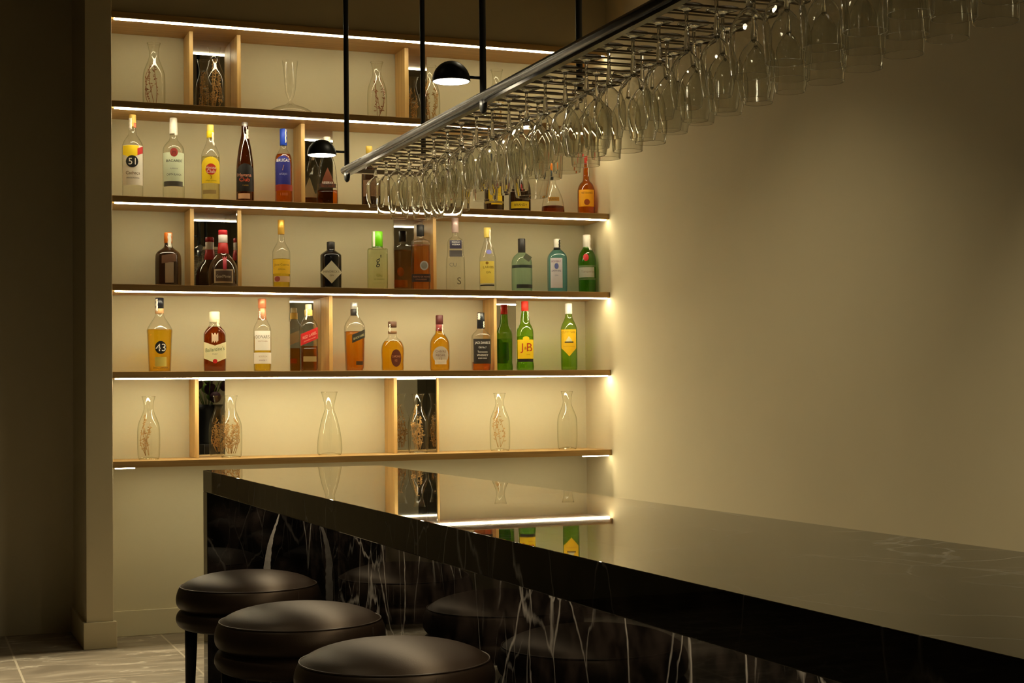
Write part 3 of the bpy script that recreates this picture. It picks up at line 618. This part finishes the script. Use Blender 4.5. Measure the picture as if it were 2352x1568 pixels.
# ------------------------------------------------------------------ carafes and dried flowers
def carafe_prof(h=.252, r=.045, base=.038, lip=.0265, neck=.0185, zs=.55):
    return [(base, 0), (r * .96, .008), (r, .05), (r, h * .45), (r * .93, h * .57), (neck * 1.35, h * .72), (neck, h * .80), (neck * 1.02, h * .88), (lip, h)]
def sprig_mesh(seed, h=.20, spread=.024, mat=None, rich=1.0):
    rnd = random.Random(seed); mb = MB()
    for k in range(int(8 * rich)):
        a = rnd.uniform(0, 2 * PI); r0 = rnd.uniform(.002, .018); lean = rnd.uniform(.2, 1.3) * spread
        top = h * rnd.uniform(.55, 1.0); pts = []
        for i in range(7):
            t = i / 6; z = .006 + (top - .006) * t
            lim = .034 if z < .12 else max(.008, .034 - (z - .12) * .35)
            x = (r0 + lean * math.sin(t * 2.6)) * math.cos(a + t * 1.2); y = (r0 + lean * math.sin(t * 2.6)) * math.sin(a + t * 1.2)
            q = math.hypot(x, y)
            if q > lim: x, y = x * lim / q, y * lim / q
            pts.append((x, y, z))
        mb.tube(pts, [.0012] * 6 + [.0006], 5)
        for j in range(int(9 + 16 * rich)):
            t = rnd.uniform(.18, 1); i = min(5, int(t * 6)); f = t * 6 - i
            p = Vector(pts[i]).lerp(Vector(pts[i + 1]), f); L = rnd.uniform(.008, .017)
            d = Vector((rnd.uniform(-1, 1), rnd.uniform(-1, 1), rnd.uniform(-.4, .7))).normalized()
            e = p + d * L; lim = .036 if e.z < .12 else max(.010, .036 - (e.z - .12) * .35)
            q = math.hypot(e.x, e.y)
            if q > lim: e.x, e.y = e.x * lim / q, e.y * lim / q
            s = d.orthogonal().normalized() * .0026; w = d.cross(s).normalized() * .0026; m = p.lerp(e, .6); n = len(mb.v)
            mb.v += [tuple(p), tuple(m + s), tuple(m + w), tuple(m - s), tuple(m - w), tuple(e)]
            for q4 in range(4):
                a1, b1 = n + 1 + q4, n + 1 + (q4 + 1) % 4
                mb.f += [(n, b1, a1), (n + 5, a1, b1)]; mb.sm += [False, False]
    return mb.mesh('dried_flowers', mat or M['sprig'])
def carafe(label, x, z, sprig=None, seed=1, h=.252, flabel=None, mat2=False, r=.045, prof=None, y=6.29, kind='glass_carafe', glass=None, rich=1.0):
    t = thing(kind, label, 'carafe', (x, y, z + .0003), 0, 'clear glass carafes on the shelves')
    pr = smooth_prof(prof or carafe_prof(h, r), 2)
    MB().lathe(pr, 36, caps=False).build('glass_body', glass or M['glassg'], t)
    b0 = pr[0][0]; MB().lathe([(b0, .0), (b0 * .96, .005), (b0 * .5, .009), (.0005, .010)], 36, caps=False).build('glass_base', M['glassg'], t)
    rr = pr[-1][0]; hh = pr[-1][1]
    MB().tube([(rr * math.cos(k * PI / 18), rr * math.sin(k * PI / 18), hh) for k in range(37)], .0014, 6, False).build('rim', M['glass'], t)
    if flabel:
        o = bpy.data.objects.new('dried_flowers', sprig_mesh(seed, h * .80, .024, M['sprig2'] if mat2 else M['sprig'], rich)); C.objects.link(o)
        o.location = (x, y, z + .0105); tag(o, flabel, 'dried flowers', 'dried flower sprigs standing in the carafes')
carafe('clear glass carafe of reddish dried stems, leftmost on the top shelf', .924, z2, seed=3, flabel='reddish dried sprig in the leftmost carafe of the top shelf', mat2=True, h=.267, rich=.6)
carafe('clear glass carafe in front of the top shelf mirror', 1.169, z2, seed=5, flabel='tan dried sprig in the carafe before the top shelf mirror', h=.267)
carafe('clear glass carafe with a bent dried twig, near the middle of the top shelf', 1.863, z2, seed=6, flabel='bent russet dried twig in the middle carafe of the top shelf', mat2=True, h=.256, r=.042, rich=.6)
carafe('clear glass carafe left of the larger hanging lamp', 2.104, z2, seed=8, flabel='straw-coloured dried sprig in the carafe left of the larger lamp', h=.256, r=.042)
carafe('clear glass carafe right of the larger hanging lamp', 2.413, z2, seed=9, flabel='dried sprig in the carafe right of the larger lamp', h=.260, r=.042, rich=.5)
carafe('clear glass carafe of dried stems, leftmost on the lowest shelf', .897, z6, seed=11, flabel='tan dried sprig in the leftmost carafe of the lowest shelf', rich=.7)
carafe('clear glass carafe packed with dried stems beside the left mirror of the lowest shelf', 1.229, z6, seed=12, flabel='thick tan dried bunch in the carafe beside the left mirror', rich=1.3)
carafe('tall empty clear carafe with a funnel lip on the lowest shelf', 1.644, z6, prof=[(.046, 0), (.052, .006), (.053, .04), (.047, .09), (.034, .15), (.021, .185), (.0185, .195), (.021, .215), (.030, .248), (.034, .264)])
carafe('clear glass carafe in front of the middle mirror of the lowest shelf', 2.035, z6, seed=14, flabel='tan dried sprig in the carafe before the middle mirror', rich=1.1)
carafe('clear glass carafe with pale dried stems, second from the right on the lowest shelf', 2.410, z6, seed=15, flabel='pale dried sprig in the second carafe from the right', rich=.6)
carafe('empty clear glass carafe, rightmost on the lowest shelf', 2.732, z6, h=.257)
t = thing('glass_decanter', 'clear glass decanter with very wide flat base on the top shelf', 'decanter', (1.481, 6.27, z2 + .0003))
MB().lathe(smooth_prof([(.094, 0), (.098, .006), (.088, .020), (.055, .036), (.022, .046), (.008, .056), (.006, .064), (.011, .072), (.021, .10), (.024, .135), (.026, .175), (.033, .232)], 2), 40, caps=False).build('glass_body', M['glass'], t)
MB().lathe([(.094, .0), (.05, .003), (.0005, .004)], 40, caps=False).build('glass_base', M['glass'], t)

# ------------------------------------------------------------------ bar counter
BX0, BX1, BY, BZ, BT = .8804, 1.4668, 4.9716, .7326, .0675
bar = thing('bar_counter', 'long polished black marble bar counter with white veins', 'bar counter', ((BX0 + BX1) / 2, 3, 0))
def bpart(name, a, b, mat, bev=.0015):
    cx, cy = (BX0 + BX1) / 2, 3.0
    o = MB().box(a, b).build(name, mat, None, bev)
    o.parent = bar; o.matrix_parent_inverse = Matrix.Translation((-cx, -cy, 0))
    return o
bpart('countertop', (BX0, .2, BZ - BT), (BX1, BY, BZ), M['marble_top'])
bpart('end_slab', (BX0, BY - BT, 0), (BX1, BY, BZ - BT - .0003), M['marble_end'])
bpart('end_slab', (BX0, .2, 0), (BX1, .2 + BT, BZ - BT - .0003), M['marble_end'])
bpart('front_panel', (1.175, .2 + BT + .0003, 0), (1.205, BY - BT - .0003, BZ - BT - .0003), M['marble'])

# ------------------------------------------------------------------ stools
def make_stool(label, loc, rz):
    loc = (loc[0], loc[1], 0)
    t = thing('bar_stool', label, 'stool', loc, rz, 'round leather bar stools along the counter')
    R = .205
    MB().lathe(smooth_prof([(.0005, .452), (.07, .450), (.13, .442), (.175, .428), (.198, .412)], 2), 64, caps=False).build('seat', M['leather'], t)
    MB().lathe(smooth_prof([(.198, .412), (R, .404), (R + .007, .380), (R + .004, .356), (.194, .346)], 2), 64, caps=False).build('seat_side', M['leather'], t)
    MB().tube([((R - .0055) * math.cos(k * PI / 36), (R - .0055) * math.sin(k * PI / 36), .412) for k in range(73)], .0019, 6, False).build('piping', M['piping'], t)
    MB().lathe(smooth_prof([(.194, .346), (R + .003, .336), (R + .008, .316), (R - .002, .296), (.170, .286), (.0005, .285)], 2), 64, caps=False).build('base_cushion', M['leather'], t)
    MB().tube([(.2125 * math.cos(-1.35), .2125 * math.sin(-1.35), z) for z in (.356, .372, .388, .404)], .0008, 5).build('seam', M['piping'], t)
    for k in range(4):
        a = PI / 4 + k * PI / 2; c, s = math.cos(a), math.sin(a)
        MB().tube([(.176 * c, .176 * s, .290), (.177 * c, .177 * s, .22), (.182 * c, .182 * s, 0.0)], [.019, .018, .011], 12).build('leg', M['darkwood'], t)
make_stool('round dark leather stool at the far end of the bar', (.935, 4.53, 0), .3)
make_stool('round dark leather stool, middle one of the three', (.905, 3.76, 0), .5)
make_stool('round dark leather stool nearest the bottom of the picture', (.948, 3.104, 0), -.12)

# ------------------------------------------------------------------ glass rack
RX, RZ, RX2 = 1.3735, 1.7305, 1.645
WZ = 1.7345
rack = thing('glass_rack', 'long hanging metal rack for stemware above the bar', 'glass rack', (RX, 5.04, RZ))
def rpart(name, mb, mat, label=None):
    o = mb.build(name, mat); o.parent = rack; o.matrix_parent_inverse = Matrix.Translation((-RX, -5.04, -RZ))
    if label: o['label'] = label
    return o
rpart('front_rail', MB().tube([(RX, 5.035, RZ), (RX, .5, RZ)], .0130, 20), M['steel'])
rpart('front_channel', MB().box((RX - .004, .5, RZ - .020), (RX + .014, 5.02, RZ - .008)), M['steel'])
rpart('rear_rail', MB().tube([(RX2, 5.035, RZ + .014), (RX2, .5, RZ + .014)], .0080, 14), M['wire'])
rpart('end_bar', MB().box((RX, 5.008, RZ - .010), (RX2 + .01, 5.028, RZ + .004)), M['wire'])
ROWS = [1.98 + .1225 * k for k in range(-6, 25)]
for Y in ROWS:
    pts = [(RX, Y - .024, WZ), (1.630, Y - .024, WZ)] + [(1.630 + .024 * math.cos(a), Y + .024 * math.sin(a), WZ) for a in [-PI / 2 + PI * k / 8 for k in range(1, 8)]] + [(1.630, Y + .024, WZ), (RX, Y + .024, WZ)]
    rpart('wire_loop', MB().tube(pts, .0024, 8), M['wire'])
    rpart('slat', MB().tube([(RX, Y + .061, WZ + .004), (RX2, Y + .061, WZ + .004)], .0020, 6), M['wire'])
for i, (x, y) in enumerate(((RX, 5.0), (RX2, 5.0), (RX, 3.68), (RX2, 3.68), (RX, 2.36), (RX2, 2.36), (RX, 1.04), (RX2, 1.04))):
    rpart('hanging_rod', MB().tube([(x, y, RZ + .008), (x, y, ZC)], .0088, 14), M['blackmetal'])
    if x == RX:
        rpart('finial', MB().lathe([(.0105, -.004), (.0105, -.017), (.0085, -.030), (.003, -.036)], 14, origin=(x, y, RZ - .008)), M['blackmetal'])
    rpart('ceiling_plate', MB().lathe([(.03, 0), (.03, -.006)], 20, origin=(x, y, ZC)), M['blackmetal'])
# lamps on the rods
for i, y in enumerate((5.0, 3.68, 2.36, 1.04)):
    zc = 1.786 if i == 0 else 1.776
    lab = ['small black dome lamp on the far rod, in front of the rum shelf', 'black dome lamp on the nearer rod, in front of the top shelf', 'black dome lamp farther along the rack above the stools', 'black dome lamp above the near end of the bar'][i]
    t = thing('dome_lamp', lab, 'lamp', (1.287, y, zc), 0, 'black dome lamps fixed to the rack rods')
    R = .049
    MB().lathe([(R * math.cos(a), -.012 + .052 * math.sin(a)) for a in [k * PI / 24 for k in range(12)]] + [(.0008, .040)], 32, caps=False).lathe([(R, -.012), (R * .97, -.0135), (R * .95, -.010)], 32, caps=False).build('lamp_shade', M['blackmetal'], t)
    MB().lathe([(.0006, -.0135), (R * .94, -.0125)], 32, caps=False).build('lamp_diffuser', M['lamp'], t)
    MB().tube([(R - .004, 0, .002), (RX - 1.287 - .0088, 0, .002)], .0042, 10).build('lamp_arm', M['blackmetal'], t)
    L = bpy.data.lights.new('lamp_light', 'SPOT'); L.energy = 7; L.color = (1, .87, .58); L.spot_size = math.radians(150); L.spot_blend = .5; L.shadow_soft_size = .035
    lo = bpy.data.objects.new('lamp_light', L); C.objects.link(lo); lo.parent = t; lo.location = (0, 0, -.018)

# ------------------------------------------------------------------ hanging glasses
def glass_type(H, stem, br, rim, flare=.35, foot=.034, maxat=.42, squat=False):
    """upside-down stemware; z=0 is the flat underside of the foot, going down to -H"""
    bh = H - stem
    fp = smooth_prof([(foot, 0), (foot, -.0012), (foot * .5, -.004), (.006, -.008), (.0038, -.016)], 1)
    foot_m = MB().lathe([(.0005, 0)] + fp + [(.0005, -.016)], 24, caps=False).mesh('foot', M['stem'])
    stem_m = MB().lathe(smooth_prof([(.0038, -.016), (.0034, -stem * .5), (.0040, -stem * (1 - flare) ), (.0075, -stem * .97), (.0035, -stem - .004), (.0006, -stem - .005)], 2), 14, caps=False).mesh('stem', M['stem'])
    if squat:
        p = [(.004, -stem), (br * .55, -stem - bh * .10), (br * .97, -stem - bh * .24), (br, -stem - bh * .36), (br * .93, -stem - bh * .7), (rim, -H)]
    else:
        p = [(.005, -stem + .001), (br * .42, -stem - bh * .07), (br * .82, -stem - bh * .22), (br, -stem - bh * maxat), (br * .97, -stem - bh * .65), (rim, -H)]
    pr = smooth_prof(p, 3)
    inner = [(max(r - .0011, .0004), z - (.0022 if k < 3 else 0)) for k, (r, z) in enumerate(pr)]
    bowl = MB().lathe([(.0004, -stem + .001)] + pr + inner[::-1] + [(.0003, inner[0][1])], 36, caps=False)
    bowl_m = bowl.mesh('bowl', M['bowl'])
    for me in (foot_m, stem_m, bowl_m): me.flip_normals()
    return foot_m, stem_m, bowl_m
GT = {
    'short': (glass_type(.142, .040, .033, .024, squat=True, foot=.031), 'short-stemmed tumbler-bowled glass', 'short'),
    'wine': (glass_type(.186, .070, .0375, .029), 'medium white wine glass'),
    'tulip': (glass_type(.205, .090, .036, .028, .5), 'tall tulip wine glass with flared stem'),
    'goblet': (glass_type(.190, .060, .0395, .036), 'wide-bowled water goblet'),
    'balloon': (glass_type(.225, .080, .055, .044, maxat=.48, foot=.037), 'large balloon gin glass'),
    'coupe': (glass_type(.178, .050, .034, .0285, squat=True, foot=.031), 'straight-sided stemmed beer glass'),
}
def hang(kind, x, y, label, group):
    ms = GT[kind][0]
    t = thing('hanging_glass', label, 'glass', (x, y, WZ + .0028), random.uniform(0, 6), group)
    for n, m in zip(('foot', 'stem', 'bowl'), ms):
        o = bpy.data.objects.new(n, m); C.objects.link(o); o.parent = t
XC = (1.450, 1.532, 1.612)
colname = ('under the front rail', 'in the centre row', 'at the loop ends')
for k, Y in enumerate(ROWS):
    r = k - 6           # r=24 is the far row
    if r < -1: continue
    for c, X in enumerate(XC):
        bal = {20: 1, 16: 2, 13: 0, 10: 0}.get(r)
        if bal is not None and (c == bal): kind = 'balloon'
        elif bal is not None and abs(c - bal) == 1: continue      # no room beside the big balloon glasses
        elif r == 24: kind = ('short', 'coupe', 'coupe')[c]
        elif r in (22, 23): kind = ('coupe', 'coupe', 'wine')[c]
        elif r >= 17: kind = ('wine', 'wine', 'goblet')[c] if r % 2 else ('wine', 'coupe', 'wine')[c]
        elif r >= 10: kind = ('tulip', 'wine', 'goblet')[c]
        elif r >= 5: kind = ('tulip', 'tulip', 'wine')[c]
        else: kind = 'goblet'
        sec = 'far end' if r >= 17 else ('middle' if r >= 10 else ('near half' if r >= 4 else 'near end'))
        nm = GT[kind][1]; g = nm + ' hanging %s, %s of the rack' % (colname[c], sec)
        lab = '%s %s, %s of rack' % (nm, colname[c], sec)
        grp = lab
        if r == 24:
            lab = ['short-stemmed tumbler glass at the very far corner of the rack', 'straight-sided stemmed glass, second in the farthest row of the rack', 'straight-sided stemmed glass at the loop end of the farthest row'][c]; grp = 'stemware in the farthest rack row'
        if r == 5 and c == 2: lab = 'wine glass hanging right before the wider goblets, against the bare wall'; grp = 'stemware hanging in the rack'
        hang(kind, X, Y, lab, grp)

# ------------------------------------------------------------------ flowers behind the bar (seen in the mirrors)
t = thing('flower_vase', 'dark vase of green button flowers reflected in the lowest mirrors', 'vase of flowers', (2.15, .9, 0))
MB().lathe([(.10, 0), (.13, .02), (.13, .72), (.10, .86), (.12, .92)], 28).build('vase', M['blackmetal'], t)
rn = random.Random(4)
gm, pm = MB(), MB()
for i in range(26):
    a = rn.uniform(0, 2 * PI); q = rn.uniform(.02, .2); z = 1.0 + rn.uniform(-.04, .32); rr = rn.uniform(.030, .05)
    (gm if i % 3 else pm).lathe([(rr * math.cos(u), rr * math.sin(u)) for u in [-PI / 2 + PI * k / 8 for k in range(9)]], 14, caps=False, origin=(q * math.cos(a), q * math.sin(a), z))
gm.build('green_flowers', M['leaf'], t); pm.build('purple_flowers', M['purple'], t)
st = MB()
for i in range(12):
    a = i * PI / 6; st.tube([(.02 * math.cos(a), .02 * math.sin(a), .88), (.12 * math.cos(a), .12 * math.sin(a), 1.1)], .003, 6)
st.build('flower_stems', M['leaf'], t)

# ------------------------------------------------------------------ lights
def area(name, loc, rot, sx, sy, e, col=WARM, spread=180):
    L = bpy.data.lights.new(name, 'AREA'); L.shape = 'RECTANGLE'; L.size = sx; L.size_y = sy; L.energy = e; L.color = col; L.spread = math.radians(spread)
    o = bpy.data.objects.new(name, L); C.objects.link(o); o.location = loc; o.rotation_euler = rot
    return o
def downlight(x, y, e, size=70, blend=.6, label=''):
    t = thing('downlight', label, 'downlight', (x, y, ZC), 0, 'recessed ceiling downlights')
    MB().lathe([(.045, -.001), (.045, -.004), (.036, -.006)], 28, caps=False).build('trim_ring', M['blackmetal'], t)
    MB().lathe([(.0005, -.003), (.036, -.003)], 28, caps=False).build('lamp_diffuser', M['lamp'], t)
    L = bpy.data.lights.new('downlight_beam', 'SPOT'); L.energy = e; L.color = (1, .87, .58); L.spot_size = math.radians(size); L.spot_blend = blend; L.shadow_soft_size = .04
    o = bpy.data.objects.new('downlight_beam', L); C.objects.link(o); o.parent = t; o.location = (0, 0, -.01)
fix = MB()
for y0, y1 in ((5.53, 5.534), (5.586, 5.59)): fix.box((-.18, y0, ZC - .155), (.62, y1, ZC - .0005))
for x0, x1 in ((-.184, -.18), (.62, .624)): fix.box((x0, 5.53, ZC - .155), (x1, 5.59, ZC - .0005))
tag(fix.build('linear_downlight', M['blackmetal']), 'slim black linear ceiling light in front of the shelves', 'ceiling light')
area('linear_light', (.22, 5.56, ZC - .006), (0, 0, 0), .74, .008, 5.5, (1, .88, .60), 42)
# strip tucked up behind the counter's front apron
uc = MB().box((1.03, .4, BZ - BT - .006), (1.09, 4.86, BZ - BT - .0004)).build('light_strip', emitter('under_counter_led', (1, .80, .50), 3.6))
uc.parent = bar; uc.matrix_parent_inverse = Matrix.Translation((-(BX0 + BX1) / 2, -3, 0))
downlight(.2, 3.7, 14, 60, .8, 'recessed ceiling downlight left of the stools')
downlight(.2, 2.3, 18, 60, .8, 'recessed ceiling downlight nearer the camera')
downlight(2.3, 2.75, 115, 74, .8, 'recessed ceiling downlight behind the bar')
downlight(1.95, 4.35, 70, 100, .9, 'recessed ceiling downlight at the far end behind the bar')
downlight(2.2, 1.0, 50, 90, .9, 'recessed ceiling downlight at the near end behind the bar')

downlight(2.0, -2.2, 40, 110, .8, 'added unseen downlight behind the viewer, brightening the wall the mirrors reflect')  # added out of view to wash wall_front, so the mirrors look brighter
downlight(.6, -2.2, 30, 110, .8, 'added unseen downlight by the room corner, brightening what the mirrors reflect')  # second added lamp for the same mirror reflections
w = bpy.data.worlds.new('world'); bpy.context.scene.world = w; w.use_nodes = True
w.node_tree.nodes['Background'].inputs[0].default_value = (.05, .04, .025, 1); w.node_tree.nodes['Background'].inputs[1].default_value = .1
sc = bpy.context.scene
sc.view_settings.view_transform = 'Standard'; sc.view_settings.look = 'None'; sc.view_settings.gamma = 1; sc.view_settings.exposure = .22
sc.cycles.transparent_max_bounces = 96; sc.cycles.max_bounces = 40; sc.cycles.transmission_bounces = 40; sc.cycles.glossy_bounces = 6
sc.cycles.sample_clamp_indirect = 6
